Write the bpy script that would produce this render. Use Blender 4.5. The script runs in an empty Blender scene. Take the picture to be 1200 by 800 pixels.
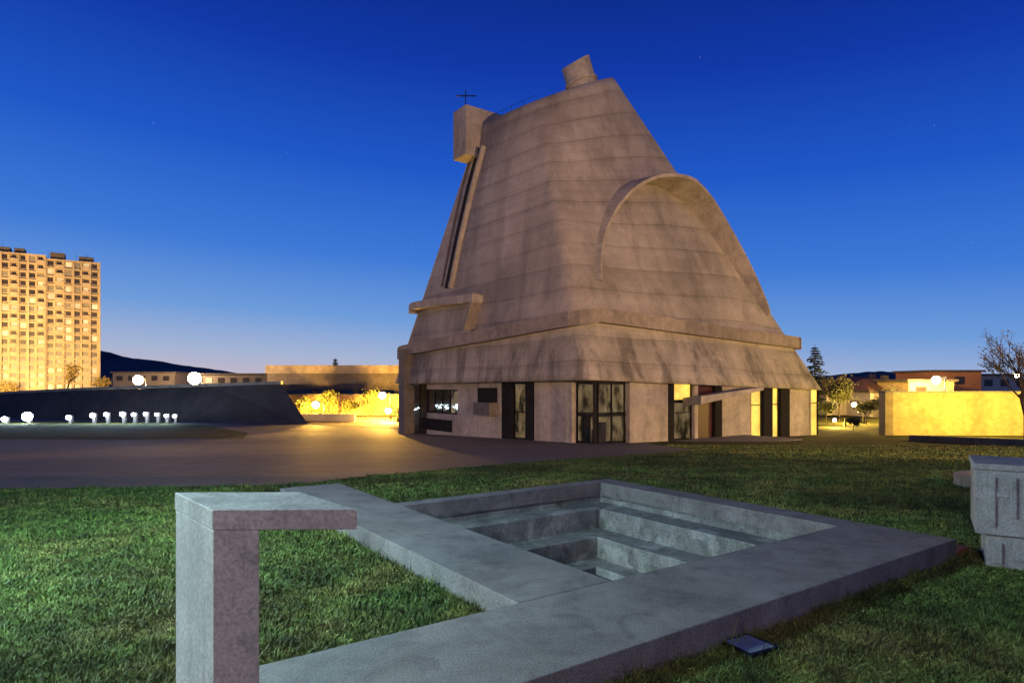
import bpy, bmesh, math, random
import numpy as np
from mathutils import Vector, Matrix
from mathutils.bvhtree import BVHTree
random.seed(7); np.random.seed(7)
scene=bpy.context.scene
F=750.0; CAMZ=2.2; HOR=450.0; CX=600.0

# ---------------------------------------------------------------- helpers
def lin(c):
    return tuple(((x/255.0)/12.92 if x/255.0<=0.04045 else ((x/255.0+0.055)/1.055)**2.4) for x in c)
def empty(name):
    o=bpy.data.objects.new(name,None); scene.collection.objects.link(o); o.empty_display_size=.5
    return o
def mesh(name,verts,faces,mat=None,parent=None,smooth=False,bevel=0,uv=None):
    me=bpy.data.meshes.new(name); me.from_pydata([tuple(v) for v in verts],[],faces); me.update()
    bm=bmesh.new(); bm.from_mesh(me); bmesh.ops.recalc_face_normals(bm,faces=bm.faces[:]); bm.to_mesh(me); bm.free()
    o=bpy.data.objects.new(name,me); scene.collection.objects.link(o)
    if mat: me.materials.append(mat)
    if smooth:
        for p in me.polygons: p.use_smooth=True
    if parent: o.parent=parent
    if bevel:
        m=o.modifiers.new('bevel','BEVEL'); m.width=bevel; m.segments=2; m.limit_method='ANGLE'
    return o
def obox_data(o,a,b,c):
    o=Vector(o);a=Vector(a);b=Vector(b);c=Vector(c)
    v=[o,o+a,o+a+b,o+b,o+c,o+a+c,o+a+b+c,o+b+c]
    f=[(0,3,2,1),(4,5,6,7),(0,1,5,4),(1,2,6,5),(2,3,7,6),(3,0,4,7)]
    return v,f
def obox(name,o,a,b,c,mat,parent=None,bevel=0):
    v,f=obox_data(o,a,b,c); return mesh(name,v,f,mat,parent,bevel=bevel)
def boxc(name,cx,cy,z0,z1,w,d,ang,mat,parent=None,bevel=0):
    a=Vector((math.cos(ang),math.sin(ang),0));b=Vector((-math.sin(ang),math.cos(ang),0))
    return obox(name,Vector((cx,cy,z0))-a*w/2-b*d/2,a*w,b*d,(0,0,z1-z0),mat,parent,bevel)
def prism(name,poly,z0,z1,mat,parent=None,bevel=0):
    n=len(poly)
    v=[(p[0],p[1],z0) for p in poly]+[(p[0],p[1],z1) for p in poly]
    f=[tuple(reversed(range(n))),tuple(range(n,2*n))]+[(i,(i+1)%n,n+(i+1)%n,n+i) for i in range(n)]
    return mesh(name,v,f,mat,parent,bevel=bevel)
class Acc:
    def __init__(s): s.v=[];s.f=[]
    def add(s,v,f):
        k=len(s.v); s.v+= [tuple(x) for x in v]; s.f+=[tuple(i+k for i in g) for g in f]
    def box(s,o,a,b,c): s.add(*obox_data(o,a,b,c))
    def cyl(s,p,q,r0,r1,n=8,cap=True):
        p=Vector(p);q=Vector(q);d=(q-p)
        if d.length<1e-6: return
        d.normalize(); u=d.orthogonal().normalized(); w=d.cross(u)
        v=[p+(u*math.cos(2*math.pi*i/n)+w*math.sin(2*math.pi*i/n))*r0 for i in range(n)]
        v+=[q+(u*math.cos(2*math.pi*i/n)+w*math.sin(2*math.pi*i/n))*r1 for i in range(n)]
        f=[(i,(i+1)%n,n+(i+1)%n,n+i) for i in range(n)]
        if cap: f+=[tuple(range(n))[::-1],tuple(range(n,2*n))]
        s.add(v,f)
    def done(s,name,mat,parent=None,smooth=False,bevel=0): return mesh(name,s.v,s.f,mat,parent,smooth,bevel)

# terrain profile
TY=[-1000,12,16,22,42,66,70,9000]; TZ=[0,0,-.12,-.5,-1.8,-2.8,-2.85,-2.85]
def gz(y): return float(np.interp(y,TY,TZ))
def G(px,py,dz=0):
    k=(py-HOR)/F; lo,hi=.5,3000
    for _ in range(60):
        m=(lo+hi)/2
        if CAMZ-k*m>gz(m)+dz: lo=m
        else: hi=m
    return Vector(((px-CX)/F*lo,lo,gz(lo)+dz))
def W(px,py,Y): return Vector(((px-CX)/F*Y,Y,CAMZ-(py-HOR)/F*Y))

# ---------------------------------------------------------------- materials
def newmat(name):
    m=bpy.data.materials.new(name); m.use_nodes=True; nt=m.node_tree; b=nt.nodes['Principled BSDF']
    return m,nt,b
def N(nt,t,**k):
    n=nt.nodes.new(t)
    for a,v in k.items(): setattr(n,a,v)
    return n
def ramp(nt,fac,stops):
    r=N(nt,'ShaderNodeValToRGB'); e=r.color_ramp.elements
    e[0].position=stops[0][0]; e[0].color=(*stops[0][1],1); e[1].position=stops[-1][0]; e[1].color=(*stops[-1][1],1)
    for p,c in stops[1:-1]:
        x=e.new(p); x.color=(*c,1)
    nt.links.new(fac,r.inputs[0]); return r
def mix(nt,a,b,fac,mode='MULTIPLY'):
    m=N(nt,'ShaderNodeMix',data_type='RGBA',blend_type=mode)
    if isinstance(fac,(int,float)): m.inputs[0].default_value=fac
    else: nt.links.new(fac,m.inputs[0])
    for s,i in ((a,6),(b,7)):
        if isinstance(s,tuple): m.inputs[i].default_value=(*s,1)
        else: nt.links.new(s,m.inputs[i])
    return m.outputs[2]
def noise(nt,vec,scale,detail=4,rough=.6,map=None,dist=0):
    n=N(nt,'ShaderNodeTexNoise'); n.inputs['Scale'].default_value=scale; n.inputs['Detail'].default_value=detail; n.inputs['Roughness'].default_value=rough; n.inputs['Distortion'].default_value=dist
    if map:
        mp=N(nt,'ShaderNodeMapping'); mp.inputs['Scale'].default_value=map; nt.links.new(vec,mp.inputs[0]); vec=mp.outputs[0]
    nt.links.new(vec,n.inputs['Vector']); return n.outputs['Fac']
def concrete(name,col,s1=.6,s2=12,dark=.5,bump=.3,bdist=.02,grain=.62,pits=0,streak=.6,white=0):
    m,nt,b=newmat(name); tc=N(nt,'ShaderNodeTexCoord').outputs['Object']
    a=noise(nt,tc,s1,6,.65,dist=.6); c=noise(nt,tc,s2,8,.75); st=noise(nt,tc,1,5,.6,(s1*3,s1*3,s1*.35))
    g=lambda x:(x,x,x)
    r1=ramp(nt,a,[(.3,g(dark)),(.6,g(1))]); r2=ramp(nt,c,[(.36,g(grain)),(.62,g(1.08))]); r3=ramp(nt,st,[(.35,g(.65)),(.55,g(1))])
    x=mix(nt,col,r1.outputs[0],.85); x=mix(nt,x,r2.outputs[0],1.); x=mix(nt,x,r3.outputs[0],streak)
    if pits:
        bl=noise(nt,tc,s1*3.1,6,.7,dist=1.0); rb=ramp(nt,bl,[(.34,g(.5)),(.48,g(1))]); x=mix(nt,x,rb.outputs[0],pits)
    if white:
        wl=noise(nt,tc,s1*2.3,6,.7,dist=.2); rw=ramp(nt,wl,[(.52,g(0)),(.72,g(white))]); x=mix(nt,x,tuple(min(.75,q*1.4) for q in col),rw.outputs[0],'MIX')
    nt.links.new(x,b.inputs['Base Color']); b.inputs['Roughness'].default_value=.85
    bp=N(nt,'ShaderNodeBump'); bp.inputs['Strength'].default_value=bump; bp.inputs['Distance'].default_value=bdist
    nt.links.new(c,bp.inputs['Height']); nt.links.new(bp.outputs[0],b.inputs['Normal'])
    return m
def plain(name,col,rough=.7,metal=0,nscale=3,var=.35,spec=.5):
    m,nt,b=newmat(name); tc=N(nt,'ShaderNodeTexCoord').outputs['Object']
    a=noise(nt,tc,nscale,5); r=ramp(nt,a,[(.3,(1-var,)*3),(.65,(1,1,1))])
    nt.links.new(mix(nt,col,r.outputs[0],1.0),b.inputs['Base Color']); b.inputs['Roughness'].default_value=rough; b.inputs['Metallic'].default_value=metal; b.inputs['Specular IOR Level'].default_value=spec
    return m
def emis(name,col,strength,base=(.1,.1,.1),vary=0,vscale=1,map=None):
    m,nt,b=newmat(name); b.inputs['Base Color'].default_value=(*base,1)
    b.inputs['Emission Color'].default_value=(*col,1); b.inputs['Emission Strength'].default_value=strength
    if vary:
        tc=N(nt,'ShaderNodeTexCoord').outputs['Object']; a=noise(nt,tc,vscale,3,map=map)
        r=ramp(nt,a,[(.38,tuple(c*(1-vary) for c in col)),(.62,col)]); nt.links.new(r.outputs[0],b.inputs['Emission Color'])
    return m

# shell concrete (UV: metres around, metres up)
def shell_mat():
    m,nt,b=newmat('board_marked_concrete'); tc=N(nt,'ShaderNodeTexCoord'); uv=tc.outputs['UV']; ob=tc.outputs['Object']
    sep=N(nt,'ShaderNodeSeparateXYZ'); nt.links.new(uv,sep.inputs[0])
    g=lambda x:(x,x,x)
    def line(src,period,wob,wsc=.12):
        nz=noise(nt,ob,wsc,2); ad=N(nt,'ShaderNodeMath',operation='MULTIPLY_ADD'); nt.links.new(nz,ad.inputs[0]); ad.inputs[1].default_value=wob; nt.links.new(src,ad.inputs[2])
        d=N(nt,'ShaderNodeMath',operation='DIVIDE'); nt.links.new(ad.outputs[0],d.inputs[0]); d.inputs[1].default_value=period
        fr=N(nt,'ShaderNodeMath',operation='FRACT'); nt.links.new(d.outputs[0],fr.inputs[0])
        fl=N(nt,'ShaderNodeMath',operation='FLOOR'); nt.links.new(d.outputs[0],fl.inputs[0])
        return fr.outputs[0],fl.outputs[0]
    f1,l1=line(sep.outputs[1],2.35,1.6,.05)
    r1=ramp(nt,f1,[(0,g(.42)),(.02,g(.45)),(.04,g(.9)),(.18,g(1)),(.7,g(1)),(1,g(.82))])
    jv=noise(nt,ob,.16,3); rj=ramp(nt,jv,[(.34,g(.3)),(.58,g(.9))])
    wn=N(nt,'ShaderNodeTexWhiteNoise',noise_dimensions='1D'); nt.links.new(l1,wn.inputs['W'])
    rl=ramp(nt,wn.outputs['Value'],[(0,g(.88)),(1,g(1.04))])
    f2,l2=line(sep.outputs[1],.30,0)
    wn2=N(nt,'ShaderNodeTexWhiteNoise',noise_dimensions='1D'); nt.links.new(l2,wn2.inputs['W']); r2=ramp(nt,wn2.outputs['Value'],[(0,g(.93)),(1,g(1.02))])
    a=noise(nt,ob,.07,5,.58,dist=.5); ra=ramp(nt,a,[(.36,g(.48)),(.5,g(.82)),(.64,g(1.05))])
    st=noise(nt,ob,1,7,.66,(.45,.45,.05),dist=.3); rs=ramp(nt,st,[(.38,g(.52)),(.54,g(1))])
    c=noise(nt,ob,.75,8,.68,dist=.2); rc=ramp(nt,c,[(.34,g(.82)),(.62,g(1.04))])
    c2=noise(nt,ob,7,6,.72); rc2=ramp(nt,c2,[(.34,g(.82)),(.62,g(1.05))])
    wl=noise(nt,ob,1,5,.6,(.16,.16,.5),dist=.4); rw=ramp(nt,wl,[(.56,g(0)),(.74,g(.25))])
    x=mix(nt,(.37,.322,.262),r1.outputs[0],rj.outputs[0]); x=mix(nt,x,rl.outputs[0],1.); x=mix(nt,x,r2.outputs[0],1.); x=mix(nt,x,ra.outputs[0],.85)
    x=mix(nt,x,rs.outputs[0],.55); x=mix(nt,x,rc.outputs[0],.85); x=mix(nt,x,rc2.outputs[0],1.); x=mix(nt,x,(.42,.37,.31),rw.outputs[0],'MIX')
    hh=N(nt,'ShaderNodeMapRange'); hh.inputs[1].default_value=5.5; hh.inputs[2].default_value=3.0; nt.links.new(sep.outputs[1],hh.inputs[0])
    sk=noise(nt,ob,1,6,.66,(.6,.6,.12),dist=.3); rk=ramp(nt,sk,[(.4,g(.5)),(.52,g(1.05))]); x=mix(nt,x,rk.outputs[0],hh.outputs[0])
    nt.links.new(x,b.inputs['Base Color']); b.inputs['Roughness'].default_value=.9
    bp=N(nt,'ShaderNodeBump'); bp.inputs['Strength'].default_value=.4; bp.inputs['Distance'].default_value=.08
    mh=N(nt,'ShaderNodeMath',operation='MULTIPLY_ADD'); nt.links.new(r1.outputs[0],mh.inputs[0]); mh.inputs[1].default_value=1.; nt.links.new(c,mh.inputs[2])
    nt.links.new(mh.outputs[0],bp.inputs['Height']); nt.links.new(bp.outputs[0],b.inputs['Normal'])
    return m
M_shell=shell_mat()
M_conc=concrete('church_concrete',(.37,.32,.26),.3,2.2,.55,.4,.05,grain=.8,pits=.45,streak=.6)
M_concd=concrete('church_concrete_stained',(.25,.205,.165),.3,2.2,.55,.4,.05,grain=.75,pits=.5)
M_slab=concrete('weathered_concrete',(.205,.182,.18),.8,60,.45,.9,.01,grain=.34,pits=.75,white=.25)
M_pit=concrete('pit_concrete',(.24,.24,.23),1.0,40,.25,.9,.012,grain=.42,pits=1.,white=.9)
M_post=concrete('post_concrete',(.30,.285,.275),1.0,45,.55,.6,.006,grain=.55,pits=.6)
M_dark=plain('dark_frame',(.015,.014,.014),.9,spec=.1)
M_darkc=concrete('dark_concrete',(.12,.10,.09),.2,2,.6)
M_roofc=concrete('canopy_concrete',(.30,.25,.2),.1,1,.6)
M_red=plain('red_door_panel',(.05,.007,.006),.5)
M_white=plain('white_render',(.6,.57,.5),.8,nscale=.3)
M_yellow=concrete('yellow_wall_render',(.62,.47,.20),.1,2,.6,.2,.02,grain=.75,pits=.3)
M_black=plain('black_metal',(.015,.015,.017),.45,.6)
m,nt,b=newmat('window_glass'); b.inputs['Base Color'].default_value=(.9,.95,.95,1); b.inputs['Roughness'].default_value=.03; b.inputs['Transmission Weight'].default_value=1; b.inputs['IOR'].default_value=1.2; M_glass=m
M_int=emis('dim_interior',(.9,.60,.30),.24,base=(.15,.13,.1),vary=.95,vscale=1.4,map=(.9,.9,.5))
M_lit=emis('lit_interior',(1,.60,.07),1.6,vary=.5,vscale=.5)
M_lampw=emis('cool_lamp_lens',(.8,.92,1),60)
M_lampy=emis('sodium_lamp_lens',(1,.72,.35),60)

def grass_ground():
    m,nt,b=newmat('grass_ground'); tc=N(nt,'ShaderNodeTexCoord').outputs['Object']
    a=noise(nt,tc,.35,6,.65); c=noise(nt,tc,9,8,.75); d=noise(nt,tc,2.2,6,.7)
    r=ramp(nt,a,[(.3,(.045,.046,.014)),(.5,(.065,.07,.018)),(.7,(.11,.095,.03))])
    r2=ramp(nt,c,[(.3,(.3,)*3),(.65,(1.2,)*3)]); r3=ramp(nt,d,[(.35,(.55,)*3),(.6,(1,)*3)])
    x=mix(nt,r.outputs[0],r2.outputs[0],1.); x=mix(nt,x,r3.outputs[0],.9)
    nt.links.new(x,b.inputs['Base Color']); b.inputs['Roughness'].default_value=1; b.inputs['Specular IOR Level'].default_value=.1
    bp=N(nt,'ShaderNodeBump'); bp.inputs['Strength'].default_value=.9; bp.inputs['Distance'].default_value=.06; nt.links.new(c,bp.inputs['Height']); nt.links.new(bp.outputs[0],b.inputs['Normal'])
    return m
M_grassg=grass_ground()
def blade_mat():
    m,nt,b=newmat('grass_blades'); tc=N(nt,'ShaderNodeTexCoord').outputs['Object']
    a=noise(nt,tc,.55,6,.65,dist=.5); c=noise(nt,tc,30,2,.5); d=noise(nt,tc,3.5,5,.7); e=noise(nt,tc,.3,5,.65,dist=.8)
    r=ramp(nt,a,[(.32,(.08,.14,.03)),(.48,(.125,.185,.04)),(.6,(.20,.205,.055)),(.72,(.26,.20,.09))])
    r2=ramp(nt,c,[(.3,(.25,)*3),(.7,(1.5,)*3)]); r3=ramp(nt,d,[(.36,(.32,)*3),(.58,(1.1,)*3)]); r4=ramp(nt,e,[(.38,(.42,)*3),(.6,(1.08,)*3)])
    x=mix(nt,r.outputs[0],r2.outputs[0],1.); x=mix(nt,x,r3.outputs[0],1.); x=mix(nt,x,r4.outputs[0],1.)
    nt.links.new(x,b.inputs['Base Color']); b.inputs['Roughness'].default_value=.65; b.inputs['Specular IOR Level'].default_value=.25
    return m
M_blade=blade_mat()
def asphalt():
    m,nt,b=newmat('asphalt'); tc=N(nt,'ShaderNodeTexCoord').outputs['Object']
    a=noise(nt,tc,.12,6,.65,dist=.5); c=noise(nt,tc,7,8,.8); d=noise(nt,tc,.6,5,.7)
    r=ramp(nt,a,[(.3,(.045,.040,.045)),(.65,(.095,.082,.090))]); r2=ramp(nt,c,[(.35,(.4,)*3),(.65,(1.3,)*3)]); r3=ramp(nt,d,[(.36,(.65,)*3),(.6,(1.05,)*3)])
    x=mix(nt,r.outputs[0],r2.outputs[0],.9); x=mix(nt,x,r3.outputs[0],1.)
    nt.links.new(x,b.inputs['Base Color']); b.inputs['Roughness'].default_value=.8
    bp=N(nt,'ShaderNodeBump'); bp.inputs['Strength'].default_value=.5; bp.inputs['Distance'].default_value=.02; nt.links.new(c,bp.inputs['Height']); nt.links.new(bp.outputs[0],b.inputs['Normal'])
    return m
M_asph=asphalt()

# ---------------------------------------------------------------- world
world=bpy.data.worlds.new('World'); scene.world=world; world.use_nodes=True; nt=world.node_tree
bg=nt.nodes['Background']; tc=N(nt,'ShaderNodeTexCoord'); sp=N(nt,'ShaderNodeSeparateXYZ'); nt.links.new(tc.outputs['Generated'],sp.inputs[0])
ad=N(nt,'ShaderNodeMath',operation='MULTIPLY_ADD'); nt.links.new(sp.outputs[0],ad.inputs[0]); ad.inputs[1].default_value=.05; nt.links.new(sp.outputs[2],ad.inputs[2])
r=ramp(nt,ad.outputs[0],[(0,lin((188,182,202))),(.03,lin((164,180,212))),(.09,lin((110,156,218))),(.18,lin((62,122,214))),(.31,lin((31,88,198))),(.44,lin((17,57,166))),(.58,lin((9,34,122))),(1,lin((3,12,60)))])
vo=N(nt,'ShaderNodeTexVoronoi'); vo.inputs['Scale'].default_value=26; nt.links.new(tc.outputs['Generated'],vo.inputs['Vector'])
sr=ramp(nt,vo.outputs['Distance'],[(0,(.8,.8,.8)),(.02,(0,0,0))])
st=mix(nt,r.outputs[0],sr.outputs[0],.35,'ADD'); nt.links.new(st,bg.inputs[0])
bg.inputs[1].default_value=1.0

# ---------------------------------------------------------------- terrain
th=math.radians(35); E1=Vector((math.cos(th),math.sin(th),0)); E2=Vector((math.sin(th),-math.cos(th),0)); PC=Vector((1.37,9.55,0))
def ST(s,t,z=0): return PC+E1*s+E2*t+Vector((0,0,z))
xs=[-4000,-200,-60,-20,0,20,60,200,4000]; ys=[-300,4,12,16,22,42,66,70,150,6000]
v=[(x,y,gz(y)) for y in ys for x in xs]; nx=len(xs)
f=[(j*nx+i,j*nx+i+1,(j+1)*nx+i+1,(j+1)*nx+i) for j in range(len(ys)-1) for i in range(nx-1)]
g=mesh('ground',v,f,M_grassg)
bm=bmesh.new(); bm.from_mesh(g.data)
S0,S1,T0,T1=-2.2,2.2,-2.43,2.43
for co,no in ((ST(S0,0),E1),(ST(S1,0),E1),(ST(0,T0),E2),(ST(0,T1),E2)):
    bmesh.ops.bisect_plane(bm,geom=bm.verts[:]+bm.edges[:]+bm.faces[:],plane_co=co,plane_no=no)
dl=[]
for fc in bm.faces:
    c=fc.calc_center_median()-PC; s=c.dot(E1);t=c.dot(E2)
    if S0<s<S1 and T0<t<T1: dl.append(fc)
bmesh.ops.delete(bm,geom=dl,context='FACES'); bm.to_mesh(g.data); bm.free()
for p in g.data.polygons:
    if p.normal.z<0: p.flip()

def sheet(name,imgpts,mat,dz):
    pts=[G(*p) for p in imgpts]
    bm=bmesh.new(); vs=[bm.verts.new((p.x,p.y,0)) for p in pts]; fc=bm.faces.new(vs); bmesh.ops.triangulate(bm,faces=[fc])
    for y in TY[1:-1]:
        bmesh.ops.bisect_plane(bm,geom=bm.verts[:]+bm.edges[:]+bm.faces[:],plane_co=(0,y,0),plane_no=(0,1,0))
    for v in bm.verts: v.co.z=gz(v.co.y)+dz
    bmesh.ops.recalc_face_normals(bm,faces=bm.faces[:])
    me=bpy.data.meshes.new(name); bm.to_mesh(me); bm.free(); me.materials.append(mat)
    for p in me.polygons:
        if p.normal.z<0: p.flip()
    o=bpy.data.objects.new(name,me); scene.collection.objects.link(o); return [(p.x,p.y) for p in pts]
asph_img=[(-600,574),(0,573),(150,571),(300,569),(365,566),(430,558),(520,550),(640,540),(760,532),(815,527),(760,519),(700,517),(600,512),(480,503),(420,500),(360,495),(290,492),(210,489.5),(120,488),(0,487),(-300,485)]
ASPH=sheet('asphalt_plaza',asph_img,M_asph,.012)
ISL=sheet('grass_verge',[(-100,514),(120,515),(285,514),(291,507),(240,498),(150,494),(40,494),(-100,494)],M_grassg,.03)

# ---------------------------------------------------------------- sunken basin
basin=empty('sunken_concrete_basin')
def stbox(name,s0,s1,t0,t1,z0,z1,mat=M_slab,bev=.012):
    return obox(name,ST(s0,t0,z0),E1*(s1-s0),E2*(t1-t0),(0,0,z1-z0),mat,basin,bev)
stbox('front_slab',-7.5,2.62,2.385,3.65,-.05,.25)
stbox('right_rim',2.145,2.62,-2.68,2.383,-.05,.25,bev=.006)
stbox('far_rim',-2.143,2.143,-2.68,-2.38,-.05,.25,bev=.006)
stbox('path_slab',-3.275,-2.145,-5.3,2.383,-.05,.25,bev=.008)
v=[];f=[]
seq=[(0,.0),(0,-.13),(.5,-.13),(.5,-.50),(1.0,-.50),(1.0,-.87),(1.4,-.87),(1.4,-1.2)]
for ins,z in seq:
    s=2.145-ins;t=2.38-ins
    v+=[ST(-s,-t,z),ST(s,-t,z),ST(s,t,z),ST(-s,t,z)]
for k in range(len(seq)-1):
    for i in range(4):
        f.append((k*4+i,k*4+(i+1)%4,(k+1)*4+(i+1)%4,(k+1)*4+i))
k=(len(seq)-1)*4; f.append((k,k+1,k+2,k+3))
o=mesh('pit_steps',v,f,M_pit,basin,bevel=.015)
m,nt,b=newmat('still_water'); b.inputs['Base Color'].default_value=(.006,.009,.012,1); b.inputs['Roughness'].default_value=.05
tcw=N(nt,'ShaderNodeTexCoord').outputs['Object']; bpw=N(nt,'ShaderNodeBump'); bpw.inputs['Strength'].default_value=.15; bpw.inputs['Distance'].default_value=.01; nt.links.new(noise(nt,tcw,9,2),bpw.inputs['Height']); nt.links.new(bpw.outputs[0],b.inputs['Normal'])
mesh('water',[ST(-.9,-1.1,-1.0),ST(.9,-1.1,-1.0),ST(.9,1.1,-1.0),ST(-.9,1.1,-1.0)],[(0,1,2,3)],m,basin)

# ---------------------------------------------------------------- post with cantilever slab
cp=empty('concrete_lectern_post')
u=Vector((1,.03,0)); vv=Vector((-.44,.5,0)); o0=Vector((-1.4,3.0,0))
prism('post',[(o0+x).to_2d() for x in (Vector((0,0,0)),u*.215,u*.215+vv,vv)],.252,1.515,M_post,cp,bevel=.008)
prism('top_slab',[(o0+x).to_2d() for x in (u*-.004,u*.67,u*.67+vv*.98,vv*1.004-u*.004)],1.515,1.61,M_post,cp,bevel=.006)

# ---------------------------------------------------------------- sculpture block
sb=empty('concrete_relief_block')
ang=math.radians(-33)
U=Vector((math.cos(ang),math.sin(ang),0)); V=Vector((-math.sin(ang),math.cos(ang),0)); o0=G(1146,662)
def sbx(u0,u1,v0,v1,z0,z1,nm,mat=M_post):
    return obox(nm,o0+U*u0+V*v0+Vector((0,0,z0)),U*(u1-u0),V*(v1-v0),(0,0,z1-z0),mat,sb,.015)
sbx(0.08,2.4,0,.9,-.02,.40,'base_plinth'); sbx(-.03,2.4,-.08,.95,.40,1.17,'body'); 
sbx(-.05,2.4,-.10,.97,1.172,1.25,'cap')
sbx(.10,.17,-.11,-.082,.5,1.1,'relief_rib_1');sbx(.30,.37,-.11,-.082,.62,1.10,'relief_rib_2');sbx(.17,.30,-.10,-.082,.86,.93,'relief_bar')
sbx(.44,.66,-.11,-.082,.46,.70,'relief_square');sbx(.46,.9,-.10,-.082,.85,.95,'relief_band');sbx(.8,1.4,-.11,-.082,.5,.8,'relief_panel')
sbx(.14,.24,-.03,-.002,.05,.3,'plinth_relief_1');sbx(.36,.7,-.03,-.002,.1,.2,'plinth_relief_2')
kb=empty('round_stone_kerb'); A=Acc()
c=G(1175,570); 
for i in range(24):
    a0=2*math.pi*i/24;a1=2*math.pi*(i+1)/24-.02
    ps=[(c.x+math.cos(q)*r,c.y+math.sin(q)*r,z+c.z) for z in (-.1,.24) for q,r in ((a0,.9),(a1,.9),(a1,.66),(a0,.66))]
    A.add(ps,[(0,1,2,3),(4,5,6,7),(0,1,5,4),(1,2,6,5),(2,3,7,6),(3,0,4,7)])
A.done('kerb_ring',M_concd,kb)
bp_=empty('brick_paving'); A=Acc()
M_brick=plain('red_brick',(.26,.06,.03),.8,nscale=6,var=.5)
c=G(1096,662)
for i in range(8):
    for j in range(6):
        A.box(c+E1*(i*.13)-E2*(j*.13)+Vector((0,0,-.02)),E1*.12,-E2*.12,(0,0,.09+random.random()*.01))
A.done('bricks',M_brick,bp_)
gl=empty('ground_inset_lamp'); c=G(878,760)
M_blue=emis('blue_lens',(.03,.07,.35),.16)
boxc('lens',c.x,c.y,.0,.045,.28,.28,.5,M_blue,gl); 
A=Acc(); 
cu=Vector((math.cos(.5),math.sin(.5),0)); cv=Vector((-math.sin(.5),math.cos(.5),0))
for s in (-1,1):
    A.box(c-cu*.17+cv*(s*.155-.015)+Vector((0,0,-.02)),cu*.34,cv*.03,(0,0,.068)); A.box(c-cv*.14+cu*(s*.155-.015)+Vector((0,0,-.02)),cv*.28,cu*.03,(0,0,.066))
A.done('frame',M_black,gl)

# ---------------------------------------------------------------- church
ch=empty('concrete_church')
t2=math.radians(36); R=Vector((math.cos(t2),math.sin(t2),0)); L=Vector((-math.sin(t2),math.cos(t2),0))
C0=Vector((5.04,42,0)); S=30.0; CC=C0+(R+L)*S/2
TC=Vector((3.1,60,0)); TR=6.0
def basept(ph):
    c,s=math.cos(ph),math.sin(ph); n=34; r=(S/2)/((abs(c)**n+abs(s)**n)**(1/n))
    a,b_=r*c,r*s
    fa=(a/S+.5); fb=(b_/S+.5)
    z=.28*(1-fa)*(1-fb)+0*(1-fa)*fb+(-.56)*fa*(1-fb)+(-.3)*fa*fb
    p=CC+R*a+L*b_; return Vector((p.x,p.y,CAMZ+z))
def toppt(ph):
    c,s=math.cos(ph),math.sin(ph); n=2.4; rr=TR/((abs(c)**n+abs(s)**n)**(1/n)); d=(R*c+L*s)*rr; p=TC+d
    z=26.2+.367*d.x+.32*d.y; return Vector((p.x,p.y,CAMZ+z))
NA=240; MR=48
verts=[]
for j in range(MR+1):
    w=j/MR
    for i in range(NA):
        ph=2*math.pi*i/NA
        verts.append(basept(ph).lerp(toppt(ph),w))
faces=[];fuv=[]
for j in range(MR):
    for i in range(NA):
        i2=(i+1)%NA
        faces.append((j*NA+i,j*NA+i2,(j+1)*NA+i2,(j+1)*NA+i))
        h=31; fuv.append([(i*.5,j/MR*h),((i+1)*.5,j/MR*h),((i+1)*.5,(j+1)/MR*h),(i*.5,(j+1)/MR*h)])
nb=len(faces)
verts.append(Vector((CC.x,CC.y,CAMZ+.0))); ci=len(verts)-1
for i in range(NA): faces.append((ci,(i+1)%NA,i)); fuv.append([(0,.9)]*3)
verts.append(Vector((TC.x,TC.y,CAMZ+26.2))); ti=len(verts)-1
for i in range(NA): faces.append((ti,MR*NA+i,MR*NA+(i+1)%NA)); fuv.append([(0,.9)]*3)
me=bpy.data.meshes.new('shell'); me.from_pydata([tuple(v) for v in verts],[],faces); me.update(); me.materials.append(M_shell)
uvl=me.uv_layers.new(name='UVMap'); k=0
for fi,p in enumerate(me.polygons):
    for q in range(p.loop_total): uvl.data[k].uv=fuv[fi][q]; k+=1
    if fi<nb: p.use_smooth=True
shell=bpy.data.objects.new('shell',me); scene.collection.objects.link(shell); shell.parent=ch
bvh=BVHTree.FromPolygons([tuple(v) for v in verts],faces)
CAM=Vector((0,0,CAMZ))
def hit(px,py):
    for k in range(60):
        d=Vector(((px-CX)/F,1,(HOR-py)/F)).normalized()
        h=bvh.ray_cast(CAM,d)
        if h[0] is not None: 
            n=h[1]; 
            if n.dot(d)>0: n=-n
            return h[0],n
        px+= (1 if px<700 else -1)
def sweep(name,pts,width,prot,mat,sink=.3,vertical=True,parent=ch,wf=None,pf=None,sub=4):
    ip=[]
    for i in range(len(pts)-1):
        for k in range(sub):
            t=k/sub; ip.append((pts[i][0]*(1-t)+pts[i+1][0]*t,pts[i][1]*(1-t)+pts[i+1][1]*t))
    ip.append(pts[-1])
    hs=[hit(*p) for p in ip]; n=len(hs); v=[];f=[]
    for i,(p,nn) in enumerate(hs):
        a=hs[max(0,i-1)][0]; b_=hs[min(n-1,i+1)][0]; tg=(b_-a).normalized()
        nn=(hs[max(0,i-1)][1]+nn+hs[min(n-1,i+1)][1]).normalized()
        w=width*(wf(i/(n-1)) if wf else 1); pr=prot*(pf(i/(n-1)) if pf else 1)
        if vertical: up=Vector((0,0,1)); nh=Vector((nn.x,nn.y,0)).normalized(); lo=p-nh*sink; v+=[lo,p+nh*pr,p+nh*pr+up*w,p-nh*(sink+.35*w)+up*w]
        else:
            sd=tg.cross(nn).normalized()*w/2; v+=[p-nn*sink-sd,p+nn*pr-sd,p+nn*pr+sd,p-nn*sink+sd]
    for i in range(n-1):
        for k in range(4): f.append((i*4+k,i*4+(k+1)%4,(i+1)*4+(k+1)%4,(i+1)*4+k))
    f.append((0,1,2,3)); f.append(tuple((n-1)*4+k for k in (3,2,1,0)))
    return mesh(name,v,f,mat,parent)
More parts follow.
